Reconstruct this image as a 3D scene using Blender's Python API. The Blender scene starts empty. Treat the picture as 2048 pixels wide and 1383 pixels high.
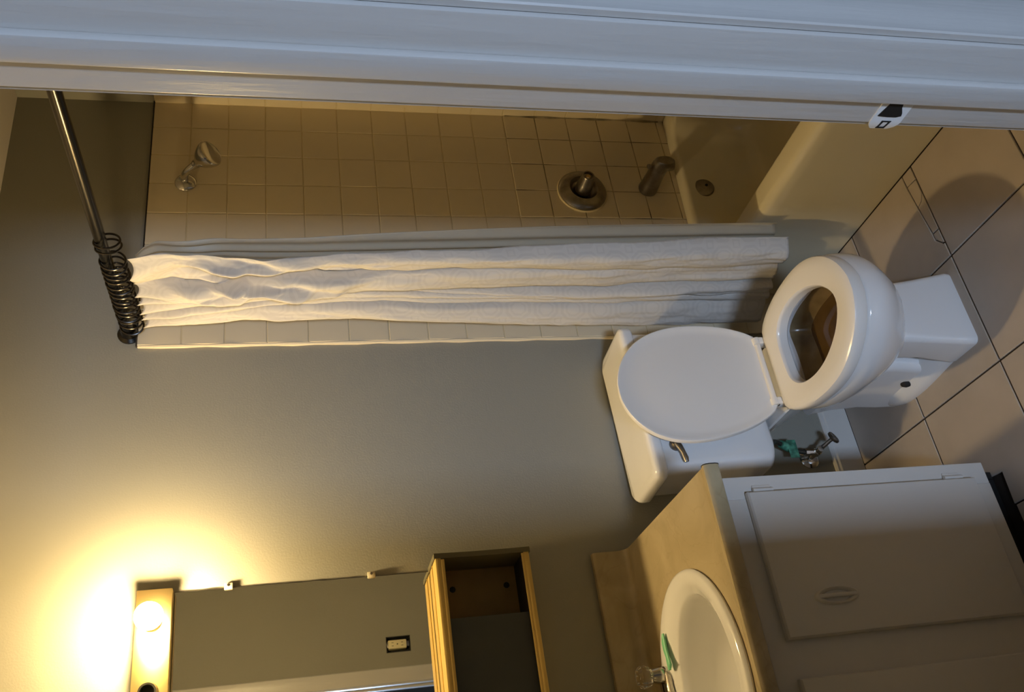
import bpy, bmesh, math, random
from mathutils import Vector, Matrix, noise

random.seed(7)
scene = bpy.context.scene
C = scene.collection
PI = math.pi

# ------------------------------------------------------------------ camera
CAM = Vector((0.0, -2.18, 1.59))
F_PX = 1816.4
yaw, pitch, roll = 0.529312, 0.237894, 0.022188
f0 = Vector((math.sin(yaw), math.cos(yaw), 0)); r0 = Vector((math.cos(yaw), -math.sin(yaw), 0)); d0 = Vector((0, 0, -1))
fwd = math.cos(pitch) * f0 + math.sin(pitch) * d0
dn0 = math.cos(pitch) * d0 - math.sin(pitch) * f0
rgt = math.cos(roll) * r0 + math.sin(roll) * dn0
dwn = math.cos(roll) * dn0 - math.sin(roll) * r0
# the photograph lies on its side: world "up" points to the left edge of the frame
cam_d = bpy.data.cameras.new('camera'); cam = bpy.data.objects.new('camera', cam_d); C.objects.link(cam)
cam_d.sensor_fit = 'HORIZONTAL'; cam_d.sensor_width = 36.0; cam_d.lens = F_PX / 2048 * 36.0
cam_d.clip_start = 0.02
cam.matrix_world = Matrix(((dwn.x, rgt.x, -fwd.x, CAM.x), (dwn.y, rgt.y, -fwd.y, CAM.y), (dwn.z, rgt.z, -fwd.z, CAM.z), (0, 0, 0, 1)))
scene.camera = cam

# ------------------------------------------------------------------ world, daylight, exposure
SKY = (0.53, 0.70, 1.0); SKY_STRENGTH = 165.0
BULB_COLOR = (1.0, 0.73, 0.35); BULB_STRENGTH = 930.0
WIN = dict(x0=-1.62, x1=-1.18, z0=1.15, z1=1.83, y=-4.6)      # bedroom window behind the viewer
w = bpy.data.worlds.new('world'); scene.world = w; w.use_nodes = True
bg = w.node_tree.nodes['Background']; bg.inputs[0].default_value = (*SKY, 1); bg.inputs[1].default_value = SKY_STRENGTH
pl = bpy.data.lights.new('daylight_portal', 'AREA'); pl.shape = 'RECTANGLE'
pl.size = WIN['x1'] - WIN['x0']; pl.size_y = WIN['z1'] - WIN['z0']; pl.cycles.is_portal = True
po = bpy.data.objects.new('daylight_portal', pl); C.objects.link(po)
po.location = ((WIN['x0'] + WIN['x1']) / 2, WIN['y'] - 0.02, (WIN['z0'] + WIN['z1']) / 2)
po.rotation_euler = (PI / 2, 0, 0)         # area lights shine along local -Z: turned to +Y
vs = scene.view_settings
vs.view_transform = 'Standard'; vs.look = 'None'; vs.gamma = 1.0; vs.use_curve_mapping = False
vs.exposure = 0.0
cy = scene.cycles; cy.max_bounces = 8; cy.diffuse_bounces = 4; cy.glossy_bounces = 4; cy.transmission_bounces = 6; cy.caustics_reflective = False; cy.caustics_refractive = False

# ------------------------------------------------------------------ materials
MATS = {}
def srgb(r, g, b):
    f = lambda c: (c / 255 / 12.92) if c / 255 <= 0.04045 else ((c / 255 + 0.055) / 1.055) ** 2.4
    return (f(r), f(g), f(b))
def mat(name, col, rough=0.5, metal=0.0, var=0.0, vscale=8.0, bump=0.0, bscale=60.0, stretch=(1, 1, 1), coat=0.0, col2=None, spec=0.5):
    m = bpy.data.materials.new(name); m.use_nodes = True; nt = m.node_tree; N = nt.nodes; L = nt.links
    b = N['Principled BSDF']
    b.inputs['Base Color'].default_value = (*col, 1); b.inputs['Roughness'].default_value = rough
    b.inputs['Metallic'].default_value = metal; b.inputs['Coat Weight'].default_value = coat
    b.inputs['Specular IOR Level'].default_value = spec
    if var or bump:
        tc = N.new('ShaderNodeTexCoord'); mp = N.new('ShaderNodeMapping'); mp.inputs['Scale'].default_value = stretch
        L.new(tc.outputs['Object'], mp.inputs['Vector'])
    if var:
        n = N.new('ShaderNodeTexNoise'); n.inputs['Scale'].default_value = vscale; n.inputs['Detail'].default_value = 6
        L.new(mp.outputs[0], n.inputs['Vector'])
        r = N.new('ShaderNodeValToRGB'); c2 = col2 or tuple(c * (1 - var) for c in col)
        r.color_ramp.elements[0].position = 0.32; r.color_ramp.elements[1].position = 0.68
        r.color_ramp.elements[0].color = (*c2, 1); r.color_ramp.elements[1].color = (*col, 1)
        L.new(n.outputs['Fac'], r.inputs['Fac']); L.new(r.outputs['Color'], b.inputs['Base Color'])
    if bump:
        n2 = N.new('ShaderNodeTexNoise'); n2.inputs['Scale'].default_value = bscale; n2.inputs['Detail'].default_value = 4
        L.new(mp.outputs[0], n2.inputs['Vector'])
        bp = N.new('ShaderNodeBump'); bp.inputs['Strength'].default_value = bump; bp.inputs['Distance'].default_value = 0.002
        L.new(n2.outputs['Fac'], bp.inputs['Height']); L.new(bp.outputs['Normal'], b.inputs['Normal'])
    MATS[name] = m
    return m
M = {}
M['wall'] = mat('wall_paint', srgb(144, 141, 128), 0.62, bump=0.18, bscale=220, var=0.06, vscale=2)
M['ceiling'] = mat('ceiling_paint', srgb(206, 197, 184), 0.8, bump=0.3, bscale=150)
M['hall_wall'] = mat('hall_paint', srgb(116, 112, 108), 0.8)
M['hall_floor'] = mat('hall_carpet', srgb(112, 104, 96), 0.95, bump=0.6, bscale=300, var=0.2, vscale=120)
M['trim'] = mat('trim_paint', srgb(192, 189, 184), 0.34, bump=0.6, bscale=60, stretch=(1, 1, 0.08))
M['white_paint'] = mat('cabinet_paint', srgb(212, 208, 200), 0.4, bump=0.2, bscale=70, stretch=(1, 1, 0.15), var=0.04, vscale=5)
M['floor_tile'] = mat('floor_tile', srgb(178, 166, 152), 0.42, var=0.1, vscale=9, bump=0.12, bscale=40)
M['floor_base'] = mat('floor_base', srgb(46, 36, 28), 0.9, var=0.4, vscale=20)
M['wall_tile'] = mat('wall_tile', srgb(216, 203, 174), 0.22, var=0.05, vscale=6)
M['grout'] = mat('grout', srgb(212, 196, 158), 0.9, var=0.2, vscale=12)
M['grout_mould'] = mat('grout_mould', srgb(196, 182, 150), 0.9, var=0.7, vscale=9, col2=srgb(52, 42, 26))
M['tub'] = mat('tub_enamel', srgb(212, 203, 174), 0.16, var=0.05, vscale=4)
M['porcelain'] = mat('porcelain', srgb(232, 231, 228), 0.1, coat=0.3)
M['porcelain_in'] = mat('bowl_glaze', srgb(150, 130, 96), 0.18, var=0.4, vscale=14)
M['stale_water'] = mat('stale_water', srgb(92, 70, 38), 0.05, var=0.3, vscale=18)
M['seat'] = mat('seat_plastic', srgb(234, 230, 222), 0.22)
M['chrome'] = mat('chrome', (0.62, 0.6, 0.56), 0.14, 1.0)
M['chrome_dull'] = mat('chrome_dull', (0.34, 0.31, 0.27), 0.32, 1.0, var=0.35, vscale=40)
M['dark_metal'] = mat('dark_metal', (0.06, 0.055, 0.05), 0.3, 1.0)
M['rod_metal'] = mat('rod_metal', (0.045, 0.042, 0.038), 0.24, 1.0)
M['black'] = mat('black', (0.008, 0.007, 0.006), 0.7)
M['grime'] = mat('grime', (0.02, 0.016, 0.012), 0.9)
M['mirror'] = mat('mirror_glass', (0.86, 0.87, 0.85), 0.015, 1.0)
M['mirror_edge'] = mat('mirror_edge', (0.05, 0.045, 0.035), 0.5)
M['brass'] = mat('brass_plate', (0.85, 0.62, 0.26), 0.28, 1.0)
M['cab_wood'] = mat('gilt_rail', srgb(204, 172, 98), 0.35, var=0.15, vscale=30, stretch=(0.1, 1, 1))
M['cab_end'] = mat('cabinet_end', srgb(92, 86, 62), 0.55)  # dark olive: the end panel's side shading is put into this colour
M['cab_back'] = mat('cabinet_back', srgb(150, 122, 66), 0.5, var=0.3, vscale=14)
M['cab_panel'] = mat('cabinet_panel', srgb(66, 68, 66), 0.35, var=0.1, vscale=20)
M['mint'] = mat('mint_soap', srgb(120, 196, 150), 0.45)
M['green'] = mat('green_label', srgb(96, 168, 136), 0.5, var=0.5, vscale=60, col2=srgb(30, 70, 54))
M['hose'] = mat('braided_hose', srgb(70, 68, 62), 0.4, 0.6)
M['ivory'] = mat('ivory_plastic', srgb(226, 214, 170), 0.4)
M['clip'] = mat('clear_clip', srgb(200, 188, 160), 0.25)
M['liner'] = mat('liner_vinyl', srgb(216, 208, 186), 0.35)
M['socket'] = mat('socket', (0.02, 0.017, 0.014), 0.4)

def laminate():
    m = bpy.data.materials.new('laminate'); m.use_nodes = True; N = m.node_tree.nodes; L = m.node_tree.links; b = N['Principled BSDF']
    b.inputs['Roughness'].default_value = 0.3
    tc = N.new('ShaderNodeTexCoord')
    n = N.new('ShaderNodeTexNoise'); n.inputs['Scale'].default_value = 7; n.inputs['Detail'].default_value = 9; n.inputs['Distortion'].default_value = 1.2
    L.new(tc.outputs['Object'], n.inputs['Vector'])
    r = N.new('ShaderNodeValToRGB'); e = r.color_ramp.elements
    e[0].position = 0.3; e[0].color = (*srgb(160, 145, 111), 1); e[1].position = 0.72; e[1].color = (*srgb(186, 171, 137), 1)
    L.new(n.outputs['Fac'], r.inputs['Fac'])
    v = N.new('ShaderNodeTexNoise'); v.inputs['Scale'].default_value = 3.2; v.inputs['Detail'].default_value = 3; v.inputs['Distortion'].default_value = 2.5
    L.new(tc.outputs['Object'], v.inputs['Vector'])
    vr = N.new('ShaderNodeValToRGB'); ve = vr.color_ramp.elements
    ve[0].position = 0.487; ve[0].color = (1, 1, 1, 1); ve[1].position = 0.5; ve[1].color = (0.72, 0.66, 0.55, 1)
    x = vr.color_ramp.elements.new(0.513); x.color = (1, 1, 1, 1)
    L.new(v.outputs['Fac'], vr.inputs['Fac'])
    mx = N.new('ShaderNodeMix'); mx.data_type = 'RGBA'; mx.blend_type = 'MULTIPLY'; mx.inputs[0].default_value = 0.28
    L.new(r.outputs['Color'], mx.inputs[6]); L.new(vr.outputs['Color'], mx.inputs[7]); L.new(mx.outputs[2], b.inputs['Base Color'])
    return m
M['laminate'] = laminate()

def curtain_mat():
    # white cloth with a woven lattice of octagons and small squares, laid out in the cloth's own UV
    m = bpy.data.materials.new('curtain_cloth'); m.use_nodes = True; N = m.node_tree.nodes; L = m.node_tree.links; b = N['Principled BSDF']
    b.inputs['Roughness'].default_value = 0.7
    uv = N.new('ShaderNodeUVMap'); uv.uv_map = 'UVMap'
    sep = N.new('ShaderNodeSeparateXYZ'); L.new(uv.outputs[0], sep.inputs[0])
    def ma(op, a, c=None, clamp=False):
        n = N.new('ShaderNodeMath'); n.operation = op; n.use_clamp = clamp
        for i, v in enumerate((a, c)):
            if v is None: continue
            if isinstance(v, (int, float)): n.inputs[i].default_value = v
            else: L.new(v, n.inputs[i])
        return n.outputs[0]
    CELL = 0.082
    def cell(s, off):
        q = ma('ADD', ma('DIVIDE', s, CELL), off); return ma('ABSOLUTE', ma('SUBTRACT', ma('FRACT', q), 0.5))
    a, c = cell(sep.outputs[0], 0.0), cell(sep.outputs[1], 0.0)
    octd = ma('MAXIMUM', ma('MAXIMUM', a, c), ma('MULTIPLY', ma('ADD', a, c), 0.707))
    ringi = ma('LESS_THAN', ma('ABSOLUTE', ma('SUBTRACT', octd, 0.40)), 0.05)
    ringj = ma('LESS_THAN', ma('ABSOLUTE', ma('SUBTRACT', octd, 0.24)), 0.035)
    a2, c2 = cell(sep.outputs[0], 0.5), cell(sep.outputs[1], 0.5)
    sq = ma('LESS_THAN', ma('ABSOLUTE', ma('SUBTRACT', ma('MAXIMUM', a2, c2), 0.11)), 0.03)
    pat = ma('MAXIMUM', ma('MAXIMUM', ringi, ringj), sq)
    mix = N.new('ShaderNodeMix'); mix.data_type = 'RGBA'
    mix.inputs[6].default_value = (*srgb(226, 221, 212), 1); mix.inputs[7].default_value = (*srgb(218, 213, 204), 1)
    L.new(pat, mix.inputs[0]); L.new(mix.outputs[2], b.inputs['Base Color'])
    tr = N.new('ShaderNodeBsdfTranslucent'); tr.inputs[0].default_value = (*srgb(226, 220, 208), 1)
    ms = N.new('ShaderNodeMixShader'); ms.inputs[0].default_value = 0.28
    out = N['Material Output']; L.new(b.outputs[0], ms.inputs[1]); L.new(tr.outputs[0], ms.inputs[2]); L.new(ms.outputs[0], out.inputs[0])
    return m
M['curtain'] = curtain_mat()
def liner_mat():
    m = bpy.data.materials.new('frosted_vinyl'); m.use_nodes = True; N = m.node_tree.nodes; L = m.node_tree.links; b = N['Principled BSDF']
    b.inputs['Base Color'].default_value = (*srgb(214, 206, 184), 1); b.inputs['Roughness'].default_value = 0.4
    t = N.new('ShaderNodeBsdfTransparent'); t.inputs[0].default_value = (.95, .93, .88, 1)
    ms = N.new('ShaderNodeMixShader'); ms.inputs[0].default_value = 0.32
    L.new(b.outputs[0], ms.inputs[1]); L.new(t.outputs[0], ms.inputs[2]); L.new(ms.outputs[0], N['Material Output'].inputs[0])
    return m
M['liner'] = liner_mat()

def bulb_mat():
    m = bpy.data.materials.new('lit_bulb'); m.use_nodes = True; b = m.node_tree.nodes['Principled BSDF']
    b.inputs['Base Color'].default_value = (0.9, 0.85, 0.75, 1)
    b.inputs['Emission Color'].default_value = (*BULB_COLOR, 1); b.inputs['Emission Strength'].default_value = BULB_STRENGTH
    return m
M['bulb'] = bulb_mat()
def clear_mat(name, col, rough=0.05):
    m = bpy.data.materials.new(name); m.use_nodes = True; b = m.node_tree.nodes['Principled BSDF']
    b.inputs['Base Color'].default_value = (*col, 1); b.inputs['Transmission Weight'].default_value = 1.0
    b.inputs['Roughness'].default_value = rough; b.inputs['IOR'].default_value = 1.49
    return m
M['acrylic'] = clear_mat('acrylic', (0.9, 0.86, 0.78))
M['water'] = clear_mat('water', (0.75, 0.62, 0.4), 0.0)

# ------------------------------------------------------------------ mesh helpers (world coordinates throughout)
def finish(bm, name, material, parent=None, smooth=35, kind=None):
    me = bpy.data.meshes.new(name)
    bmesh.ops.recalc_face_normals(bm, faces=bm.faces[:])
    if parent is not None:
        w_ = Matrix.Identity(4); q_ = parent
        while q_ is not None: w_ = q_.matrix_basis @ w_; q_ = q_.parent
        bm.transform(w_.inverted())
    bm.to_mesh(me); bm.free()
    if smooth:
        for p in me.polygons: p.use_smooth = True
        me.set_sharp_from_angle(angle=math.radians(smooth))
    mt = M[material] if isinstance(material, str) else material
    me.materials.append(mt)
    o = bpy.data.objects.new(name, me); C.objects.link(o)
    if parent is not None: o.parent = parent
    if kind: o['kind'] = kind
    return o
def thing(name, label, cat, loc=(0, 0, 0), group=None):
    o = bpy.data.objects.new(name, None); C.objects.link(o); o.location = loc
    o.matrix_basis = Matrix.Translation(loc); o.empty_display_size = 0.05
    o['label'] = label; o['category'] = cat
    if group: o['group'] = group
    return o
def tag(o, label, cat, group=None):
    o['label'] = label; o['category'] = cat
    if group: o['group'] = group
    return o
def struct(name, label=None):
    o = bpy.data.objects.new(name, None); C.objects.link(o); o['kind'] = 'structure'
    if label: o['label'] = label
    return o
def NB(): return bmesh.new()
def box(bm, x0, x1, y0, y1, z0, z1, bev=0.0, seg=2):
    t = bmesh.new(); bmesh.ops.create_cube(t, size=1)
    for v in t.verts: v.co = Vector(((x0 + x1) / 2 + v.co.x * (x1 - x0), (y0 + y1) / 2 + v.co.y * (y1 - y0), (z0 + z1) / 2 + v.co.z * (z1 - z0)))
    if bev: bmesh.ops.bevel(t, geom=t.edges[:], offset=bev, segments=seg, profile=0.5, affect='EDGES')
    merge(bm, t); return bm
def merge(bm, t):
    me = bpy.data.meshes.new('tmp'); t.to_mesh(me); t.free(); bm.from_mesh(me); bpy.data.meshes.remove(me)
def loft(bm, rings, cap0=True, cap1=True, closed=True):
    vr = [[bm.verts.new(p) for p in r] for r in rings]
    n = len(rings[0])
    for a, b in zip(vr[:-1], vr[1:]):
        for i in range(n if closed else n - 1):
            j = (i + 1) % n
            bm.faces.new((a[i], a[j], b[j], b[i]))
    if cap0: bm.faces.new(vr[0][::-1])
    if cap1: bm.faces.new(vr[-1])
    return bm
def frame(axis):
    a = Vector(axis).normalized(); t = Vector((0, 0, 1)) if abs(a.z) < 0.9 else Vector((1, 0, 0))
    u = a.cross(t).normalized(); v = a.cross(u).normalized(); return a, u, v
def lathe(bm, org, axis, prof, n=28, sx=1.0, sy=1.0):
    a, u, v = frame(axis); org = Vector(org)
    rings = []
    for d, r in prof:
        rings.append([org + a * d + u * (math.cos(2 * PI * i / n) * r * sx) + v * (math.sin(2 * PI * i / n) * r * sy) for i in range(n)])
    return loft(bm, rings)
def tube(bm, pts, r, n=10, caps=True, closed=False):
    pts = [Vector(p) for p in pts]; rings = []; m = len(pts)
    rr = r if isinstance(r, (list, tuple)) else [r] * m
    a0 = (pts[1] - pts[0]).normalized(); _, u, v = frame(a0)
    for i, p in enumerate(pts):
        if closed: d = pts[(i + 1) % m] - pts[i - 1]
        else: d = pts[min(i + 1, m - 1)] - pts[max(i - 1, 0)]
        d.normalize(); u = (u - d * u.dot(d)).normalized(); v = d.cross(u)
        rings.append([p + u * (math.cos(2 * PI * k / n) * rr[i]) + v * (math.sin(2 * PI * k / n) * rr[i]) for k in range(n)])
    if closed: rings.append(rings[0])
    loft(bm, rings, caps and not closed, caps and not closed)
    if closed: bmesh.ops.remove_doubles(bm, verts=bm.verts[:], dist=1e-6)
    return bm
def prism(bm, poly, z0, z1, bev=0.0):
    t = bmesh.new(); a = [t.verts.new((x, y, z0)) for x, y in poly]; b = [t.verts.new((x, y, z1)) for x, y in poly]
    n = len(poly)
    t.faces.new(a[::-1]); top = t.faces.new(b)
    for i in range(n): t.faces.new((a[i], a[(i + 1) % n], b[(i + 1) % n], b[i]))
    if bev:
        bmesh.ops.recalc_face_normals(t, faces=t.faces[:])
        bmesh.ops.bevel(t, geom=list(top.edges), offset=bev, segments=1, profile=0.5, affect='EDGES')
    merge(bm, t); return bm
def extrude_x(bm, prof, x0, x1):          # prof: closed (y,z) outline
    return loft(bm, [[Vector((x0, y, z)) for y, z in prof], [Vector((x1, y, z)) for y, z in prof]])
def extrude_z(bm, prof, z0, z1):
    return loft(bm, [[Vector((x, y, z0)) for x, y in prof], [Vector((x, y, z1)) for x, y in prof]])
def rrect(x0, x1, y0, y1, r, n=6):
    pts = []
    for cx, cy, a in ((x1 - r, y1 - r, 0), (x0 + r, y1 - r, PI / 2), (x0 + r, y0 + r, PI), (x1 - r, y0 + r, 1.5 * PI)):
        for k in range(n + 1):
            t = a + PI / 2 * k / n; pts.append((cx + r * math.cos(t), cy + r * math.sin(t)))
    return pts
def sm(x, a, b):
    t = min(1, max(0, (x - a) / (b - a))); return t * t * (3 - 2 * t)
def catmull(pts, m=6):
    out = []; P = [Vector(p) for p in pts]
    for i in range(len(P) - 1):
        p0, p1, p2, p3 = P[max(i - 1, 0)], P[i], P[i + 1], P[min(i + 2, len(P) - 1)]
        for k in range(m):
            t = k / m
            out.append(0.5 * ((2 * p1) + (p2 - p0) * t + (2 * p0 - 5 * p1 + 4 * p2 - p3) * t * t + (3 * p1 - p0 - 3 * p2 + p3) * t ** 3))
    out.append(P[-1]); return out

# ------------------------------------------------------------------ room shell
XL, XR, YN, ZC = -0.14, 2.173, -1.53, 2.37           # left wall, tub wall, doorway wall, ceiling
YH = -1.645                                          # hall face of the doorway wall
HX0, HX1, HY = -2.6, 2.3, -4.6
DX0, DX1, DZ = 0.03, 0.66, 2.03                     # door opening between jamb faces
TP = 0.1096; TTOP = 1.982; TX0 = XR - 8 * TP         # wall tile pitch and field
def S(name, bm, m, label=None):
    o = finish(bm, name, m, smooth=0); o['kind'] = 'structure'
    if label: o['label'] = label
    return o
floor = S('floor', box(NB(), XL, XR, YH, 0.1, -0.06, -0.005), 'floor_base')
wall_back = S('wall_back', box(NB(), XL - 0.1, XR + 0.1, 0, 0.1, -0.06, ZC), 'wall', 'grey painted wall behind mirror, toilet and tub')
wall_right = S('wall_right', box(NB(), XR, XR + 0.1, YH, 0, -0.06, ZC), 'wall')
S('wall_left', box(NB(), XL - 0.1, XL, YH, 0, -0.06, ZC), 'wall')
S('ceiling', box(NB(), XL - 0.1, XR + 0.1, YH, 0.1, ZC, ZC + 0.08), 'ceiling')
# doorway wall, with the opening and the uncovered outlet hole
OX0, OX1, OZ0, OZ1 = 0.780, 0.842, 1.158, 1.254
b = NB(); RJ = DX1 + 0.018; LJ = DX0 - 0.018
box(b, RJ, OX0, YH, YN, -0.06, ZC); box(b, OX1, XR, YH, YN, -0.06, ZC)
box(b, OX0, OX1, YH, YN, -0.06, OZ0); box(b, OX0, OX1, YH, YN, OZ1, ZC); box(b, OX0, OX1, YH, YN - 0.05, OZ0, OZ1)
box(b, XL, LJ, YH, YN, -0.06, ZC); box(b, LJ, RJ, YH, YN, DZ + 0.018, ZC)
S('wall_front', b, 'wall')
# the bedroom behind the viewer that lets the daylight in
S('floor_hall', box(NB(), HX0, HX1, HY, YH, -0.06, -0.006), 'hall_floor')
S('ceiling_hall', box(NB(), HX0, HX1, HY, YH, ZC, ZC + 0.08), 'ceiling')
S('wall_hall_left', box(NB(), HX0 - 0.1, HX0, HY, YH, -0.06, ZC), 'hall_wall')
S('wall_hall_right', box(NB(), HX1, HX1 + 0.1, HY, YH, -0.06, ZC), 'hall_wall')
b = NB(); box(b, HX0, XL - 0.1, YH, YH + 0.1, -0.06, ZC); box(b, XR + 0.1, HX1, YH, YH + 0.1, -0.06, ZC)
S('wall_hall_front', b, 'hall_wall')
b = NB(); box(b, HX0, WIN['x0'], HY - 0.12, HY, -0.06, ZC); box(b, WIN['x1'], HX1, HY - 0.12, HY, -0.06, ZC)
box(b, WIN['x0'], WIN['x1'], HY - 0.12, HY, -0.06, WIN['z0']); box(b, WIN['x0'], WIN['x1'], HY - 0.12, HY, WIN['z1'], ZC)
S('wall_hall_back', b, 'hall_wall')
b = NB()
for a in ((WIN['x0'] - .06, WIN['x0']), (WIN['x1'], WIN['x1'] + .06)): box(b, a[0], a[1], HY, HY + .015, WIN['z0'] - .06, WIN['z1'] + .06, .003)
for a in ((WIN['z0'] - .06, WIN['z0']), (WIN['z1'], WIN['z1'] + .06)): box(b, WIN['x0'], WIN['x1'], HY, HY + .015, a[0], a[1], .003)
S('window_1', b, 'trim')

# ---- floor tiles
xg = [1.447, 1.1455, 0.8465, 0.546, 0.246, -0.055, -0.36]; yg = [-0.012, -0.3135, -0.6175, -0.9185, -1.2215, -1.5245, -1.645]
G = 0.0022
def ftile(poly, dz=0.0):
    o = finish(prism(NB(), poly, -0.006, dz, 0.0015), 'tile', 'floor_tile', floor, smooth=0)
VX, VY = 0.637, -0.487                              # tiles stop short of the vanity's toe space
for i in range(len(xg) - 1):
    for j in range(len(yg) - 1):
        x1, x0, y1, y0 = xg[i] - G, xg[i + 1] + G, yg[j] - G, yg[j + 1] + G
        x1 = min(x1, 1.432); x0 = max(x0, XL + .002)
        if j == len(yg) - 2:
            x0 = max(x0, DX0 + .002); x1 = min(x1, DX1 - .002)
            if x1 - x0 < 0.02: continue
        y0 = max(y0, YH + 0.002)
        if i == 0 and j == 1:                        # the cracked tile by the tub
            crack = [(1.432, -.5765), (1.394, -.5775), (1.323, -.583), (1.23, -.592), (1.211, -.592), (1.188, -.6105)]
            g = .0011
            ftile([(x0, y0), (1.186, y0), (1.188, -.6095 + g)] + [(x, y + g) for x, y in crack[-2::-1]] + [(1.432, y1), (x0, y1)])
            def lo(x):
                for (xa, ya), (xb, yb) in zip(crack[:-1], crack[1:]):
                    if xb <= x <= xa: return ya + (yb - ya) * (x - xa) / (xb - xa)
            ftile([(1.393, y0), (1.432, y0), (1.432, lo(1.4319) - g), (1.396, lo(1.396) - g)], -.0006)
            ftile([(1.348, y0), (1.3905, y0), (1.3935, lo(1.3935) - g), (1.325, lo(1.325) - g), (1.331, -.603)], -.0003)
            ftile([(1.231, y0), (1.3455, y0), (1.329, -.6035), (1.3225, lo(1.3225) - g), (1.2325, lo(1.2325) - g)], -.0008)
            ftile([(1.19, y0), (1.2285, y0), (1.2295, lo(1.2295) - g), (1.2115, lo(1.2115) - g), (1.192, -.609)], -.0005)
            continue
        if y0 > VY and x1 < VX: continue
        if y1 > VY and x0 < VX:
            if x1 <= VX: ftile([(x0, y0), (x1, y0), (x1, VY), (x0, VY)])
            elif y0 >= VY: ftile([(VX, y0), (x1, y0), (x1, y1), (VX, y1)])
            else: ftile([(x0, y0), (x1, y0), (x1, y1), (VX, y1), (VX - .012, VY), (x0, VY + .004)])
            continue
        ftile([(x0, y0), (x1, y0), (x1, y1), (x0, y1)])

# ---- wall tiles: one mesh shared by all whole tiles
ts = TP - 0.0022
tile_me = {}
def tile_mesh(wd, ht, th, key):
    if key in tile_me: return tile_me[key]
    t = bmesh.new(); box(t, 0, wd, -th, 0, -ht, 0)
    fr = [f for f in t.faces if f.normal.y < -0.5 or f.calc_center_median().y < -th + 1e-5]
    bmesh.ops.recalc_face_normals(t, faces=t.faces[:])
    bmesh.ops.bevel(t, geom=list({e for f in fr for e in f.edges}), offset=0.0014, segments=1, profile=0.5, affect='EDGES')
    me = bpy.data.meshes.new('tile'); t.to_mesh(me); t.free(); me.materials.append(M['wall_tile'])
    tile_me[key] = me; return me
rt = random.Random(3)
def put_tile(parent, me, loc, rz=0.0):
    o = bpy.data.objects.new('tile', me); C.objects.link(o); o.parent = parent
    o.location = loc; o.rotation_euler = (rt.uniform(-.002, .002), 0, rz + rt.uniform(-.0025, .0025))
ZB = 0.312
for c in range(8):
    for r in range(18):
        zt = TTOP - r * TP; x = TX0 + c * TP + .0011
        low = r >= 10 and c >= 4
        y = -0.0035 if not low else -0.0055
        if c >= 1 and zt - ts < ZB:
            if r == 15: put_tile(wall_back, tile_mesh(ts, zt - ZB, .006, 'cutrow'), (x, y, zt))
            continue
        put_tile(wall_back, tile_mesh(ts, ts, .006, 'full'), (x, y, zt))
    
gb = finish(box(NB(), TX0 + .003, XR, -0.0086, 0.001, 0.0, TTOP - .002), 'grout_bed', 'grout', wall_back, smooth=0)
gb2 = finish(box(NB(), TX0 + 4 * TP, XR, -0.0105, 0.001, ZB - .02, TTOP - 10 * TP), 'grout_bed', 'grout_mould', wall_back, smooth=0)
b = NB(); tube(b, [(TX0 - .001, -.004, z) for z in [0.62 + 0.0567 * k for k in range(25)]], [.0055 + .0015 * math.sin(k * 2.3) for k in range(25)], 8)
finish(b, 'caulk_bead', 'wall_tile', wall_back)
b = NB(); box(b, TX0 - .002, XR, -.0088, 0, TTOP - .001, TTOP + .004, .0015); finish(b, 'caulk_bead', 'grime', wall_back)
for c in range(14):
    for r in range(16):
        zt = TTOP - r * TP; yv = -0.011 - c * TP
        if zt - ts < ZB:
            put_tile(wall_right, tile_mesh(ts, zt - ZB, .006, 'cutrow'), (XR - .0035, yv, zt), -PI / 2); continue
        put_tile(wall_right, tile_mesh(ts, ts, .006, 'full'), (XR - .0035, yv, zt), -PI / 2)
finish(box(NB(), XR - .0086, XR + .001, YN, 0, ZB - .02, TTOP - .002), 'grout_bed', 'grout', wall_right, smooth=0)
b = NB(); tube(b, [(XR - .011, -.011, z) for z in [0.33 + 0.05 * k for k in range(12)]], [.004 + .002 * math.sin(k * 1.7) for k in range(12)], 6)
finish(b, 'mould_line', 'grout_mould', wall_right)

# ---- baseboard behind the toilet
prof = [(0, 0.0), (-.013, 0.0), (-.013, .072), (-.010, .077), (-.010, .083), (-.005, .088), (0, .088)]
bb = finish(extrude_x(NB(), prof, 0.642, TX0 + .004), 'baseboard_back', 'white_paint', smooth=30); bb['kind'] = 'structure'

# ---- door frame: jamb, stop, casings, strike plate
door = struct('door_1', 'white painted door frame in the foreground')
b = NB(); box(b, DX1, RJ, YH + .0015, YN, 0, DZ + .018, .0015); finish(b, 'jamb', 'trim', door)
b = NB(); box(b, LJ, DX0, YH + .0015, YN, 0, DZ + .018, .0015); finish(b, 'jamb', 'trim', door)
b = NB(); box(b, DX0, DX1, YH + .0015, YN, DZ, DZ + .018, .0015); finish(b, 'head_jamb', 'trim', door)
SY0, SY1 = -1.598, -1.567
b = NB(); box(b, DX1 - .0095, DX1, SY0, SY1, 0, DZ, .002); finish(b, 'door_stop', 'trim', door)
b = NB(); box(b, DX0, DX0 + .0095, SY0, SY1, 0, DZ, .002); finish(b, 'door_stop', 'trim', door)
b = NB(); box(b, DX0 + .0095, DX1 - .0095, SY0, SY1, DZ - .0095, DZ, .002); finish(b, 'door_stop', 'trim', door)
def casing_prof(sx, xin, yw, sy):          # sy: -1 hall side, +1 bath side
    W = .057; q = [(0, 0), (0, .007), (.002, .0085), (.010, .0085), (.016, .0105), (.030, .0125), (.046, .0135), (.054, .0135), (W, .011), (W, 0)]
    return [(xin + sx * a, yw + sy * t) for a, t in q]
for sx, xin in ((1, DX1 + .0048), (-1, DX0 - .0048)):
    for yw, sy in ((YH, -1), (YN, 1)):
        finish(extrude_z(NB(), casing_prof(sx, xin, yw, sy), 0, DZ + .06), 'casing', 'trim', door, smooth=25)
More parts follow.
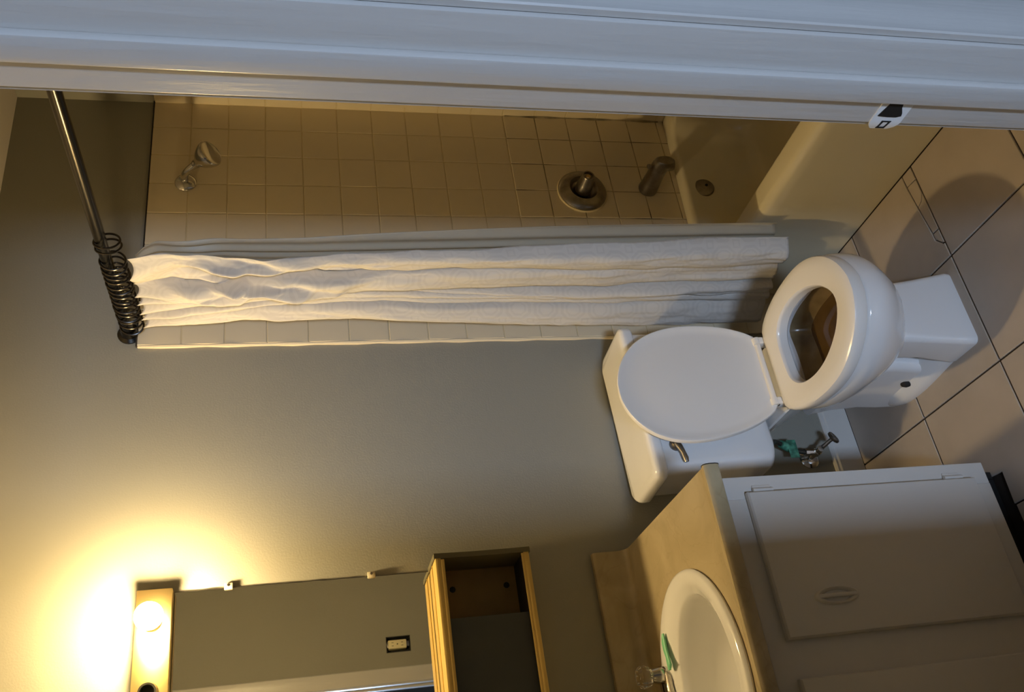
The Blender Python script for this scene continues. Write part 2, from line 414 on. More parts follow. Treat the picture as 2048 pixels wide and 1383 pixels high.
for yw, sy in ((YH, -1), (YN, 1)):
    b = NB(); y0, y1 = sorted((yw, yw + sy * .0135)); box(b, DX0 - .062, DX1 + .062, y0, y1, DZ + .06, DZ + .117, .002)
    box(b, DX0 - .0048, DX1 + .0048, y0, y1, DZ + .0048, DZ + .06, .002); finish(b, 'casing', 'trim', door)
# strike plate with its curved lip standing out past the jamb edge
zc = 0.937
b = NB()
def plate_x(y): return DX1 - .0012 + (0 if y < YN - .004 else .003 * ((y - YN + .004) / .014) ** 2)
ys = [SY1 + .0003, -1.558, -1.552, -1.546, -1.54, -1.535, YN - .002, YN + .002, YN + .005, YN + .008, YN + .0105]
def half(y):
    if y <= YN - .004: return .0195
    return .0195 - .009 * ((y - YN + .004) / .0145) ** 2
rows = []
for y in ys:
    h = half(y); x = plate_x(y)
    rows.append([Vector((x, y, zc - h + 2 * h * k / 8)) for k in range(9)])
front = [[b.verts.new(p) for p in r] for r in rows]; back = [[b.verts.new(p + Vector((.0016, 0, 0))) for p in r] for r in rows]
nr = len(rows)
for i in range(nr - 1):
    for k in range(8):
        b.faces.new((front[i][k], front[i][k + 1], front[i + 1][k + 1], front[i + 1][k])); b.faces.new((back[i][k], back[i + 1][k], back[i + 1][k + 1], back[i][k + 1]))
for i in range(nr - 1):
    for k in (0, 8): b.faces.new((front[i][k], front[i + 1][k], back[i + 1][k], back[i][k]))
for i in (0, nr - 1):
    for k in range(8): b.faces.new((front[i][k], front[i][k + 1], back[i][k + 1], back[i][k]))
plate = finish(b, 'strike_plate', 'porcelain', door, smooth=40); plate['label'] = 'painted strike plate with curved lip'
b = NB(); pts = [(-1.5665, zc - .004), (-1.556, zc - .007), (-1.548, zc - .012), (-1.5435, zc - .0135), (-1.5415, zc - .008), (-1.5415, zc + .004), (-1.5425, zc + .0155), (-1.550, zc + .0135), (-1.5665, zc + .009)]
loft(b, [[Vector((DX1 - .0021, y, z)) for y, z in pts], [Vector((DX1 - .0010, y, z)) for y, z in pts]]); finish(b, 'latch_hole', 'black', plate, smooth=0)
b = NB(); o_ = [(YN - .005, zc - .0065), (YN - .005, zc + .0055), (YN + .0085, zc + .0055), (YN + .0085, zc - .0055)]; i_ = [(YN - .0035, zc - .0035), (YN - .0035, zc + .0030), (YN + .0060, zc + .0032), (YN + .0055, zc - .0030)]
for A, Bq, Cq, D in zip(o_, o_[1:] + o_[:1], i_[1:] + i_[:1], i_):
    q = [A, Bq, Cq, D]; loft(b, [[Vector((plate_x(y) - .0007, y, z)) for y, z in q], [Vector((plate_x(y) + .0002, y, z)) for y, z in q]])
finish(b, 'latch_mark', 'black', plate, smooth=0)

# ------------------------------------------------------------------ bathtub
TUBX = 1.435
tub = thing('bathtub', 'almond enamel bathtub behind the white shower curtain', 'bathtub', (1.8, -0.76, 0))
def rim_z(x): return 0.313 + 0.024 * (1 - sm(x, 1.53, 1.66))
def tring(x0, x1, y0, y1, r, z, rel=None):
    return [Vector((x, y, (rim_z(x) + rel) if rel is not None else z)) for x, y in rrect(x0, x1, y0, y1, r, 8)]
X1, Y0, Y1 = XR - .012, YN + .006, -.0125
rings = [tring(TUBX, X1, Y0, Y1, .006, 0.0), tring(TUBX, X1, Y0, Y1, .006, .05), tring(TUBX - .002, X1, Y0, Y1, .006, 0, -.045)]
for k in range(1, 7):
    t = PI / 2 * k / 6; i = .026 * (1 - math.cos(t)); rings.append(tring(TUBX - .002 + i, X1, Y0, Y1, .006 + i * .2, 0, -.026 + .026 * math.sin(t)))
inn = (TUBX + .076, X1 - .045, Y0 + .075, Y1 - .034)
rings.append(tring(inn[0] - .012, inn[1] + .008, inn[2] - .012, inn[3] + .008, .07, 0, .0005))
for k in range(1, 6):
    t = PI / 2 * k / 5; q = .014 * math.sin(t)
    rings.append(tring(inn[0] - .012 + q, inn[1] + .008 - q, inn[2] - .012 + q, inn[3] + .008 - q, .07, 0, -.014 * (1 - math.cos(t))))
for z, q, fy in ((.24, .008, .02), (.16, .020, .07), (.09, .035, .16), (.06, .05, .22), (.048, .075, .27), (.044, .11, .31)):
    rings.append(tring(inn[0] + q, inn[1] - q, inn[2] + fy, inn[3] - q * .9, .09, z))
finish(loft(NB(), rings), 'tub_body', 'tub', tub, smooth=40)
b = NB(); oa = Vector((0, -1, .22)).normalized(); oc = Vector((1.832, -.0490, .258))
lathe(b, oc, oa, [(0, .036), (.004, .036), (.008, .033), (.0105, .024), (.0115, .008), (.0115, .001)], 28)
ov = finish(b, 'overflow_plate', 'chrome_dull', tub); ov['label'] = 'dull chrome overflow plate'
b = NB(); a, u, v = frame(oa); lathe(b, oc + oa * .010 + v * .010 - u * .004, oa, [(0, .005), (.003, .005), (.004, .003)], 10); finish(b, 'screw', 'black', ov)

# ------------------------------------------------------------------ shower fittings on the tiled wall
TY = -0.0095; TYL = -0.0115
vx, vz = 1.838, 0.667
sv = thing('shower_valve', 'round chrome shower valve plate with bare stem on the tiles', 'faucet', (vx, TYL, vz))
lathe(NB_ := NB(), (vx, TYL, vz), (0, -1, 0), [(0, .083), (.003, .084), (.006, .082), (.0065, .080)], 40); finish(NB_, 'gasket', 'grout', sv)
lathe(NB_ := NB(), (vx, TYL - .005, vz), (0, -1, 0), [(0, .079), (.004, .080), (.010, .076), (.016, .064), (.020, .050), (.0205, .047), (.017, .044), (.010, .040), (.006, .034), (.006, .001)], 44); finish(NB_, 'escutcheon', 'chrome_dull', sv)
lathe(NB_ := NB(), (vx, TYL - .006, vz), (0, -1, 0), [(0, .026), (.012, .026), (.013, .025)], 24); finish(NB_, 'valve_body', 'black', sv)
lathe(NB_ := NB(), (vx, TYL - .014, vz), (0, -1, 0), [(0, .027), (.026, .0265), (.032, .024), (.046, .0225), (.050, .021), (.066, .0200), (.069, .0185), (.069, .0145), (.062, .0135), (.060, .001)], 26); st = finish(NB_, 'sleeve', 'chrome_dull', sv)
lathe(NB_ := NB(), (vx, TYL - .070, vz), (0, -1, 0), [(0, .008), (.008, .008), (.010, .006)], 14); finish(NB_, 'stem', 'brass', st)

tx, tz = 1.856, 0.437
sp = thing('tub_spout', 'dull grey tub spout with downturned nose and small diverter knob', 'faucet', (tx, TYL, tz))
b = NB(); secs = []
for d, zc_, rx, rz in ((0, 0, .030, .030), (.004, 0, .031, .031), (.03, -.001, .029, .029), (.07, -.002, .026, .027), (.105, -.004, .0245, .028), (.125, -.010, .024, .032), (.136, -.013, .0225, .031), (.143, -.015, .017, .026)):
    secs.append([Vector((tx + rx * math.copysign(abs(math.cos(2 * PI * k / 28)) ** .8, math.cos(2 * PI * k / 28)), TYL - d, tz + zc_ + rz * math.sin(2 * PI * k / 28))) for k in range(28)])
loft(b, secs); lathe(b, (tx, TYL - .122, tz - .02), (0, 0, -1), [(0, .021), (.02, .020), (.026, .019), (.026, .012), (.02, .011)], 22)
finish(b, 'spout_body', 'chrome_dull', sp)
b = NB(); lathe(b, (tx, TYL - .112, tz + .018), (0, 0, 1), [(0, .004), (.010, .004), (.011, .0075), (.018, .0075), (.020, .005)], 14); finish(b, 'diverter_knob', 'chrome_dull', sp)

hx, hz = 1.846, 1.881
sh = thing('wall_shower', 'small chrome bell-shaped shower head on short bent arm', 'shower head', (hx, TY, hz))
lathe(NB_ := NB(), (hx, TY, hz), (0, -1, 0), [(0, .030), (.003, .031), (.008, .028), (.014, .018), (.016, .011)], 30); finish(NB_, 'flange', 'chrome', sh)
hd = Vector((.02, -.72, -.69)).normalized()
arm = catmull([(hx, TY - .005, hz), (hx, TY - .03, hz + .001), (hx + .001, TY - .055, hz - .012), Vector((hx + .002, TY - .082, hz - .036))], 6)
finish(tube(NB(), arm, .0105, 14), 'arm', 'chrome', sh)
lathe(NB_ := NB(), arm[-1] - hd * .006, hd, [(0, .012), (.006, .0135), (.012, .0135), (.018, .016), (.030, .026), (.046, .034), (.060, .0385), (.067, .039), (.071, .036), (.069, .033), (.066, .001)], 32)
finish(NB_, 'head', 'chrome', sh)

# ------------------------------------------------------------------ curtain rod, rings, curtain, liner
RX, RZ = 1.336, 2.003
rod = thing('shower_rod', 'dark metal shower curtain rod crossing above the tub', 'curtain rod', (RX, -.76, RZ))
finish(tube(NB(), [(RX, -.012, RZ), (RX, -.75, RZ), (RX, YN + .002, RZ)], .0135, 20), 'rod', 'rod_metal', rod)
for y, s in ((-.0005, -1), (YN + .0005, 1)):
    b = NB(); lathe(b, (RX, y, RZ), (0, s, 0), [(0, .030), (.004, .030), (.010, .022), (.026, .018), (.027, .0145)], 24); finish(b, 'rod_flange', 'rod_metal', rod)
ring_me = None
rr = random.Random(11)
ring_y = [-.405, -.385] + [-.330 + .0205 * k for k in range(13)] + [-.064, -.046]
for k, y in enumerate(ring_y):
    if ring_me is None:
        b = NB(); R = .0255
        tube(b, [(R * math.cos(2 * PI * i / 36), 0, R * 1.12 * math.sin(2 * PI * i / 36)) for i in range(36)], .0026, 8, closed=True)
        o = finish(b, 'curtain_ring', 'dark_metal'); ring_me = o.data
    else:
        o = bpy.data.objects.new('curtain_ring', ring_me); C.objects.link(o)
    tilt = rr.uniform(-.12, .12) if 1 < k < 14 else (.16 if k == 15 else (-.16 if k == 16 else .2))
    o.location = (RX + rr.uniform(-.002, .002), y, RZ - .0125)
    o.rotation_euler = (rr.uniform(-.08, .08) if k > 1 else rr.uniform(-.3, .1), rr.uniform(-.1, .1), tilt)
    nth = len(ring_y) - k
    w_ = ['first', 'second', 'third', 'fourth', 'fifth', 'sixth', 'seventh', 'eighth', 'ninth', 'tenth', 'eleventh', 'twelfth', 'thirteenth', 'fourteenth', 'fifteenth', 'sixteenth', 'seventeenth'][nth - 1]
    tag(o, f'dark metal curtain ring, {w_} from the wall along the rod', 'curtain ring', 'curtain rings on the rod')

def lerp_tab(tab, z):
    if z >= tab[0][0]: return tab[0][1]
    for (za, a), (zb, c_) in zip(tab[:-1], tab[1:]):
        if z >= zb: return a + (c_ - a) * (z - za) / (zb - za)
    return tab[-1][1]
YLEFT = [(1.97, -.042), (1.866, -.088), (1.741, -.118), (1.651, -.138), (1.355, -.132), (1.113, -.106), (.855, -.078), (.604, -.056), (.365, -.040), (.2, -.034)]
YRIGHT = [(1.975, -.328), (1.907, -.345), (1.624, -.350), (1.374, -.358), (.913, -.392), (.315, -.424), (.2, -.428)]
def cloth(name, mt, z0, z1, nu, nv, fn, label, cat, wid):
    bm = NB(); uvl = bm.loops.layers.uv.new('UVMap')
    g = [[bm.verts.new(fn(i / nu, j / nv)) for i in range(nu + 1)] for j in range(nv + 1)]
    for j in range(nv):
        for i in range(nu):
            f = bm.faces.new((g[j][i], g[j][i + 1], g[j + 1][i + 1], g[j + 1][i]))
            for l, (a, c_) in zip(f.loops, ((i, j), (i + 1, j), (i + 1, j + 1), (i, j + 1))): l[uvl].uv = (a / nu * wid, (1 - c_ / nv) * (z1 - z0))
    me = bpy.data.meshes.new(name); bm.to_mesh(me); bm.free()
    for p in me.polygons: p.use_smooth = True
    me.materials.append(M[mt]); o = bpy.data.objects.new(name, me); C.objects.link(o)
    sd = o.modifiers.new('thickness', 'SOLIDIFY'); sd.thickness = .0012; sd.offset = 0
    return tag(o, label, cat)
# fold lines of the bunched cloth: fractions of its width from the wall side, at several heights (v from the top)
FOLD = [(0.00, (.12, .24, .36, .48, .64)), (0.08, (.15, .26, .37, .48, .66)), (0.25, (.18, .28, .38, .46, .72)), (0.45, (.18, .27, .34, .42, .74)), (0.65, (.21, .30, .37, .44, .72)), (0.85, (.26, .35, .43, .51, .74)), (1.00, (.29, .38, .46, .54, .76))]
FAMP = [.046, .042, .040, .046, .050, .038]
def folds(v):
    for (va, a_), (vb, b_) in zip(FOLD[:-1], FOLD[1:]):
        if v <= vb:
            t = sm(v, va, vb); return [0.0] + [p + (q - p) * t for p, q in zip(a_, b_)] + [1.0]
    return [0.0] + list(FOLD[-1][1]) + [1.0]
def curtain_fn(u, v):
    zt = 1.962 - .012 * abs(math.sin(u * PI * 12)); zb = .205 + .045 * u
    z = zt + (zb - zt) * v
    yl, yr = lerp_tab(YLEFT, z), lerp_tab(YRIGHT, z)
    P6 = min(5, int(u * 6)); t = u * 6 - P6                        # six panels, equal in cloth
    f = folds(v); s0, s1 = f[P6], f[P6 + 1]
    skew = (.75, 1.15, .9, 1.2, .8, 1.3)[P6]
    bul = math.sin(PI * t ** skew) ** .85
    amp = FAMP[P6] * (.9 + .25 * math.sin(3.3 * v + 2.1 * P6)) * (1.25 - .35 * sm(v, .5, 1))
    # a shallow swelling of the cloth where two panels meet, sharp only at some heights
    soft = .55 + .45 * abs(math.sin(2.2 * v + 1.7 * P6 + .6))
    s = s0 + (s1 - s0) * (t - .19 * math.sin(2 * PI * t) * soft * (.3 + .7 * sm(v, 0, .1)) * min(1, 8 * min(u, 1 - u)))
    s += .018 * math.sin(PI * t) * math.sin(5 * v + P6 * 2.4)
    y = yl + (yr - yl) * s
    xb = .022 + .030 * sm(v, .55, 1.0) * s; y += (xb - .012) * 1.25
    x = RX + .022 - amp * bul * soft - .006 * math.sin(6.3 * s + 4 * v)
    gap = math.exp(-((v - .45) / .16) ** 2) * math.exp(-((s - f[4]) / .05) ** 2); x += .048 * gap
    x += .030 * sm(v, .55, 1.0) * s - .022 * sm(v, .5, 1) * (1 - sm(s, .1, .45))
    k = math.exp(-((v - .17) / .13) ** 2) * (.15 + .85 * sm(s, .38, .6))
    n1 = noise.noise(Vector((s * 6 + v * 3, v * 9 - s * 4, 1.3))); n2 = abs(noise.noise(Vector((s * 5 - v * 6, v * 10 + s * 3, 4.2))))
    k *= 1 - .7 * sm(s, .82, 1)
    x += k * (-.026 * n1 + .060 * (n2 - .25)); y += k * .014 * n1
    fd = noise.voronoi(Vector((s * 5.5 + v * 2.5, v * 7.5 - s * 2, .7)))[0]; fac = min(1, (fd[1] - fd[0]) * 1.6)
    x -= (.030 * k + .005) * fac
    fd = noise.voronoi(Vector((s * 11 - v * 3, v * 15 + s * 3, 3.1)))[0]; x -= (.010 * k + .0022) * min(1, (fd[1] - fd[0]) * 1.8)
    x += .004 * noise.noise(Vector((s * 13, v * 9, 7))) + .0022 * noise.noise(Vector((s * 34, v * 22, 2)))
    w_ = sm(v, 0, .06)
    xt = RX + .012 * math.cos(2 * PI * 6 * u)
    return Vector((min(x, 1.384) * w_ + xt * (1 - w_), min(y, -.014), z))
cloth('shower_curtain', 'curtain', .2, 1.96, 300, 260, curtain_fn, 'white shower curtain with octagon weave, bunched beside the toilet', 'shower curtain', 1.0)
LR = [(1.96, -.330), (1.93, -.372), (1.901, -.396), (1.56, -.405), (1.378, -.421), (.927, -.448), (.554, -.462), (.346, -.472), (.25, -.474)]
def liner_fn(u, v):
    z = 1.955 + (.262 + .028 * u - 1.955) * v
    yr = lerp_tab(LR, z); yl = lerp_tab(YRIGHT, z) + .05
    y = yl + (yr - yl) * u
    x = RX + .068 + .006 * math.sin(6 * u + 2 * v) + .004 * math.sin(17 * u + 6 * v) + .006 * sm(v, .5, 1)
    k = math.exp(-((v - .08) / .06) ** 2); x -= k * .015 * noise.noise(Vector((u * 5, v * 12, 2)))
    return Vector((min(x, 1.426), y + .072, z))
cloth('shower_liner', 'liner', .25, 1.955, 40, 140, liner_fn, 'plain cream shower liner showing at the curtain\'s tub side edge', 'shower liner', .4)

# ------------------------------------------------------------------ toilet
AX = 1.003
toilet = thing('toilet', 'white two-piece toilet with lid raised, between vanity and tub', 'toilet', (AX, -.35, 0))
# seat outline: half width against distance forward of the hinge line
OUT = [(0, .103), (.010, .118), (.03, .132), (.06, .145), (.10, .156), (.14, .1615), (.18, .164), (.215, .163), (.25, .158), (.285, .147), (.32, .128), (.35, .104), (.372, .078), (.388, .048), (.3975, .018)]
YHG = -.316
def outline(scale_out=0.0, n=None):
    R = [(w_ + scale_out, d) for d, w_ in OUT]
    pts = [Vector((x, -d, 0)) for x, d in R]; pts[-1] = Vector((.018, -(.3975 + scale_out), 0))
    right = catmull(pts, 3); left = [Vector((-p.x, p.y, 0)) for p in right[::-1]]
    return right + left
INN = [(.062, .020), (.066, .052), (.080, .075), (.105, .092), (.14, .101), (.18, .102), (.22, .095), (.26, .079), (.295, .056), (.318, .030), (.328, .008)]
def egg(sc, z, oy=0.0, back=None, fshift=0.0):
    o = outline(sc); r = []
    for p in o: r.append(Vector((AX + p.x, YHG + p.y + oy, z)))
    return r
def resample(pts, n):
    pts = pts + [pts[0]]; L_ = [0]
    for a_, b_ in zip(pts[:-1], pts[1:]): L_.append(L_[-1] + (b_ - a_).length)
    out = []; k = 0
    for i in range(n):
        s = L_[-1] * i / n
        while L_[k + 1] < s: k += 1
        t = (s - L_[k]) / max(1e-9, L_[k + 1] - L_[k]); out.append(pts[k].lerp(pts[k + 1], t))
    return out
def by_angle(pts, cen, n):                      # ring points sorted at equal angles about cen
    out = []; P = pts + [pts[0]]
    for i in range(n):
        a_ = 2 * PI * i / n; d = Vector((math.cos(a_), math.sin(a_), 0)); best = None
        for p, q in zip(P[:-1], P[1:]):
            e = q - p; den = d.x * e.y - d.y * e.x
            if abs(den) < 1e-12: continue
            w_ = p - cen; t = (w_.x * e.y - w_.y * e.x) / den; s = (w_.x * d.y - w_.y * d.x) / den
            if t > 0 and -1e-6 <= s <= 1 + 1e-6 and (best is None or t > best): best = t
        out.append(cen + d * best)
    return out
NS = 72; CEN = Vector((0, -.195, 0))
OUTR = by_angle(outline(0), CEN, NS)
inn_pts = catmull([Vector((w_, -d, 0)) for d, w_ in INN], 3); inn_pts = inn_pts + [Vector((-p.x, p.y, 0)) for p in inn_pts[::-1]]
INNR = by_angle(inn_pts, CEN, NS)
def T(p, z): return Vector((AX + p.x, YHG + p.y, z))
def mixr(a_, b_, t): return [p.lerp(q, t) for p, q in zip(a_, b_)]
def grow(rg, k): return [p + (p - CEN).normalized() * k for p in rg]
ZS = .392
b = NB(); rings = []
for rg, z in ((grow(OUTR, -.012), ZS - .034), (grow(OUTR, -.002), ZS - .034), (OUTR, ZS - .030), (OUTR, ZS - .010), (grow(OUTR, -.0025), ZS - .0035), (grow(OUTR, -.008), ZS - .0005),
              (mixr(OUTR, INNR, .35), ZS + .002), (mixr(OUTR, INNR, .75), ZS), (grow(INNR, .004), ZS - .002), (grow(INNR, .0008), ZS - .006), (INNR, ZS - .012), (INNR, ZS - .030), (grow(INNR, .004), ZS - .034)):
    rings.append([T(p, z) for p in rg])
rings.append(rings[0]); loft(b, rings, False, False); bmesh.ops.remove_doubles(b, verts=b.verts[:], dist=1e-6)
finish(b, 'seat', 'seat', toilet, smooth=40)
# bowl
b = NB(); rings = []
ZR = ZS - .035
def bowl_ring(k, z, front=0.0, side=1.0, back=0.0):
    out = []
    for p in grow(OUTR, k):
        t = (CEN.y - p.y) / .2                       # +1 front, -1 back
        y = p.y + front * max(0, t) - back * max(0, -t)
        out.append(Vector((AX + .004 + p.x * side, YHG + y, z)))
    return out
rings += [bowl_ring(-.006, ZR - .001), bowl_ring(-.002, ZR - .003), bowl_ring(.001, ZR - .010), bowl_ring(.0025, ZR - .025), bowl_ring(.002, ZR - .042), bowl_ring(-.001, ZR - .062, .004, .985),
          bowl_ring(-.006, ZR - .085, .014, .95), bowl_ring(-.010, ZR - .110, .030, .90, -.01), bowl_ring(-.014, ZR - .135, .052, .82, -.02), bowl_ring(-.018, ZR - .158, .082, .72, -.03), bowl_ring(-.022, ZR - .178, .112, .62, -.05), bowl_ring(-.03, ZR - .196, .14, .5, -.06)]
loft(b, rings, False, True)
inr = [(-.006, ZR - .001), (-.040, ZR - .002), (-.052, ZR - .010), (-.048, ZR - .022)]
rings2 = [[Vector((AX + p.x, YHG + p.y, z)) for p in grow(OUTR, k)] for k, z in inr]
loft(b, rings2, False, False)
bowl = finish(b, 'bowl', 'porcelain', toilet, smooth=45)
b = NB(); rings = []
for s, z, oy in ((1.0, ZR - .018, 0), (.985, ZR - .035, -.001), (.92, ZR - .062, -.003), (.80, ZR - .085, -.006), (.64, ZR - .100, -.008), (.45, ZR - .109, -.010), (.3, ZR - .113, -.010), (.15, ZR - .115, -.010)):
    rings.append([Vector((AX + p.x * s, YHG + CEN.y + (p.y - CEN.y) * s + oy, z)) for p in grow(OUTR, -.044)])
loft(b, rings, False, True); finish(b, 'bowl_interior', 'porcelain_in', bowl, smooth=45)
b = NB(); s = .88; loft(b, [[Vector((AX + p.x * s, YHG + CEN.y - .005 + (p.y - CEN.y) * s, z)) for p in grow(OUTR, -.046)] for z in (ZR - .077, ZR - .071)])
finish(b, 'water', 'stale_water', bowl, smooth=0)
# rear deck under the tank
b = NB(); rings = []
for z, hw, y0, y1 in ((.255, .055, -.33, -.14), (.30, .075, -.345, -.115), (.335, .092, -.35, -.10), (.352, .098, -.35, -.095), (.357, .095, -.346, -.098)):
    rings.append([Vector((x, y, z)) for x, y in rrect(AX - hw, AX + hw, y0, y1, .02, 5)])
loft(b, rings); finish(b, 'tank_deck', 'porcelain', toilet, smooth=45)
# pedestal: flat-fronted column, narrower trapway behind, foot flange
PX = 1.017
b = NB(); rings = []
for z, hw, yf, yb, r in ((0, .101, -.588, -.478, .016), (.012, .102, -.589, -.476, .016), (.03, .0995, -.586, -.478, .016), (.10, .090, -.578, -.485, .016), (.17, .082, -.574, -.47, .018), (.222, .079, -.574, -.45, .02)):
    rings.append([Vector((x, y, z)) for x, y in rrect(PX - hw, PX + hw, yf, yb, r, 5)])
loft(b, rings)
rings = []
for z, hw, yf, yb in ((0, .036, -.50, -.19), (.10, .034, -.50, -.185), (.222, .040, -.48, -.14)):
    rings.append([Vector((x, y, z)) for x, y in rrect(PX - hw, PX + hw, yf, yb, .028, 6)])
loft(b, rings)
rings = []
for z, hw, yf, yb in ((0, .090, -.440, -.20), (.05, .086, -.436, -.19), (.10, .078, -.430, -.18), (.17, .074, -.42, -.16), (.222, .076, -.41, -.14)):
    rings.append([Vector((x, y, z)) for x, y in rrect(PX - hw, PX + hw, yf, yb, .03, 6)])
loft(b, rings)
rings = []
for z, i in ((0, 0), (.016, 0), (.026, .006), (.040, .020), (.052, .036)):
    fl = [(-.094, -.54), (-.101, -.46), (-.110, -.36), (-.107, -.28), (-.088, -.225), (-.05, -.19), (.05, -.19), (.088, -.225), (.107, -.28), (.110, -.36), (.101, -.46), (.094, -.54)]
    q = catmull([Vector((x * (1 - i / .115), y, 0)) for x, y in fl], 4)
    rings.append([Vector((PX + p.x, min(p.y, -.19 - i * .6) if p.y > -.3 else p.y, z)) for p in q])
loft(b, rings)
finish(b, 'pedestal', 'porcelain', toilet, smooth=50)
for sx in (-1, 1):
    b = NB(); lathe(b, (PX + sx * .082, -.352, .036), (sx * .25, 0, 1), [(0, .0125), (.012, .012), (.020, .009), (.0235, .003)], 16)
    o = finish(b, 'bolt_cap', 'grime', toilet); o['label'] = 'dark bolt cap'
# tank, turned a little on its bolts
TR = Matrix.Translation(Vector((.992, -.108, 0))) @ Matrix.Rotation(math.radians(3.6), 4, 'Z') @ Matrix.Translation(Vector((-.992, .108, 0)))
b = NB(); rings = []
for z, hw, yf, yb, r in ((.368, .150, -.165, -.045, .05), (.371, .180, -.183, -.032, .05), (.380, .198, -.1905, -.027, .045), (.395, .2045, -.1925, -.026, .035), (.45, .206, -.193, -.026, .032), (.60, .211, -.194, -.026, .030), (.694, .214, -.194, -.026, .03)):
    rings.append([TR @ Vector((x, y, z)) for x, y in rrect(.992 - hw, .992 + hw, yf, yb, r, 7)])
loft(b, rings); tank = finish(b, 'tank', 'porcelain', toilet, smooth=45)
b = NB(); rings = []
for z, i in ((.690, .004), (.6925, .001), (.697, 0), (.712, 0), (.7195, .003), (.7235, .010), (.725, .022)):
    rings.append([TR @ Vector((x, y, z)) for x, y in rrect(.992 - .229 + i, .992 + .229 - i, -.203 + i, -.022 + i * .3, .030 - i * .5, 7)])
loft(b, rings); finish(b, 'tank_lid', 'porcelain', toilet, smooth=45)
# flush lever
lv = TR @ Vector((.850, -.1935, .652))
b = NB(); lathe(b, lv, (0, -1, 0), [(0, .0165), (.004, .0165), (.009, .013), (.014, .010)], 20)
arm = [lv + Vector((0, -.012, 0)), lv + Vector((-.012, -.017, -.003)), lv + Vector((-.028, -.019, -.008)), lv + Vector((-.044, -.019, -.011)), lv + Vector((-.054, -.018, -.012))]
tube(b, arm, [.009, .0085, .0065, .0075, .0055], 12)
o = finish(b, 'flush_lever', 'chrome_dull', toilet); o['label'] = 'dull chrome flush lever'
# raised lid leaning on the tank
LP0 = Vector((AX - .003, -.300, .396)); LUP = Vector((0, .072, .386)).normalized(); LN = LUP.cross(Vector((1, 0, 0))).normalized()
if LN.y > 0: LN = -LN
LID = [(0, .094), (.012, .110), (.04, .128), (.08, .145), (.13, .158), (.18, .1645), (.225, .165), (.265, .159), (.30, .147), (.33, .129), (.355, .105), (.374, .078), (.388, .046), (.394, .016)]
ro = catmull([Vector((w_, s_, 0)) for s_, w_ in LID], 3); lo_ = ro + [Vector((-p.x, p.y, 0)) for p in ro[::-1]]
LC = Vector((0, .20, 0)); LO = by_angle(lo_, LC, NS)
def LT(p, h): return LP0 + Vector((1, 0, 0)) * p.x + LUP * p.y + LN * h
def lgrow(k): return [p + (p - LC).normalized() * k for p in LO]
b = NB(); rings = []
for k, h in ((-.010, -.007), (-.003, -.007), (0, -.004), (0, .006), (-.002, .009), (-.006, .0095), (-.012, .007), (-.03, .0065)): rings.append([LT(p, h) for p in lgrow(k)])
rings += [[LT(LC + (p - LC) * t, .0065 + .003 * (1 - t)) for p in LO] for t in (.6, .3, .1)]
rings = rings
loft(b, rings); finish(b, 'seat_lid', 'seat', toilet, smooth=40)
b = NB(); tube(b, [(AX - .078, -.307, .404), (AX + .0, -.307, .404), (AX + .078, -.307, .404)], .0075, 14); finish(b, 'hinge_bar', 'seat', toilet)
for sx in (-1, 1):
    b = NB(); tube(b, [(AX + sx * .079, -.306, .404), (AX + sx * .098, -.306, .404)], .0105, 16); box(b, AX + sx * .088 - .010, AX + sx * .088 + .010, -.318, -.290, .356, .402, .004)
    finish(b, 'hinge', 'seat', toilet)

# ------------------------------------------------------------------ water supply under the tank
ex, ez = .880, .160
vl = thing('shutoff_valve', 'chrome shutoff valve with oval handle on wall below the tank', 'valve', (ex, 0, ez))
lathe(NB_ := NB(), (ex, -.0003, ez), (0, -1, 0), [(0, .030), (.003, .030), (.009, .022), (.013, .012)], 26); finish(NB_, 'escutcheon', 'chrome', vl)
b = NB(); lathe(b, (ex, -.010, ez), (0, -1, 0), [(0, .0085), (.03, .0085), (.031, .012), (.046, .012), (.048, .010), (.062, .009)], 18); lathe(b, (ex, -.049, ez + .004), (0, 0, 1), [(0, .009), (.022, .009), (.023, .011), (.034, .011), (.035, .007)], 8)
finish(b, 'valve_body', 'chrome', vl)
hp = Vector((.902, -.092, .124)); ha = Vector((.30, -.62, -.42)).normalized()
b = NB(); tube(b, [Vector((ex + .002, -.055, ez - .004)), hp - ha * .004], [.006, .0055], 10); lathe(b, hp - ha * .006, ha, [(0, .014), (.003, .020), (.008, .021), (.011, .018), (.0105, .012), (.009, .001)], 26, 1.0, .8); finish(b, 'handle', 'chrome_dull', vl)
sl = thing('supply_line', 'flexible supply line with green label from valve up to toilet tank', 'water line', (ex, -.049, ez + .04))
hs = catmull([(ex, -.049, ez + .036), (ex + .006, -.050, ez + .065), (ex + .020, -.058, ez + .10), (ex + .024, -.080, ez + .14), (ex + .006, -.105, ez + .165), (ex - .008, -.118, ez + .185), (ex - .008, -.12, .352)], 6)
finish(tube(NB(), hs, .0065, 12), 'hose', 'hose', sl)
finish(tube(NB(), [(ex - .008, -.12, .338), (ex - .008, -.12, .367)], .014, 8), 'coupling_nut', 'ivory', sl)
b = NB(); tube(b, hs[8:15], [.0105, .012, .0125, .0125, .0125, .012, .0105], 14); box(b, ex - .020, ex + .034, -.0640, -.0625, ez + .066, ez + .094, .0005); o = finish(b, 'label_wrap', 'green', sl); o['label'] = 'green label wrapped round the line'

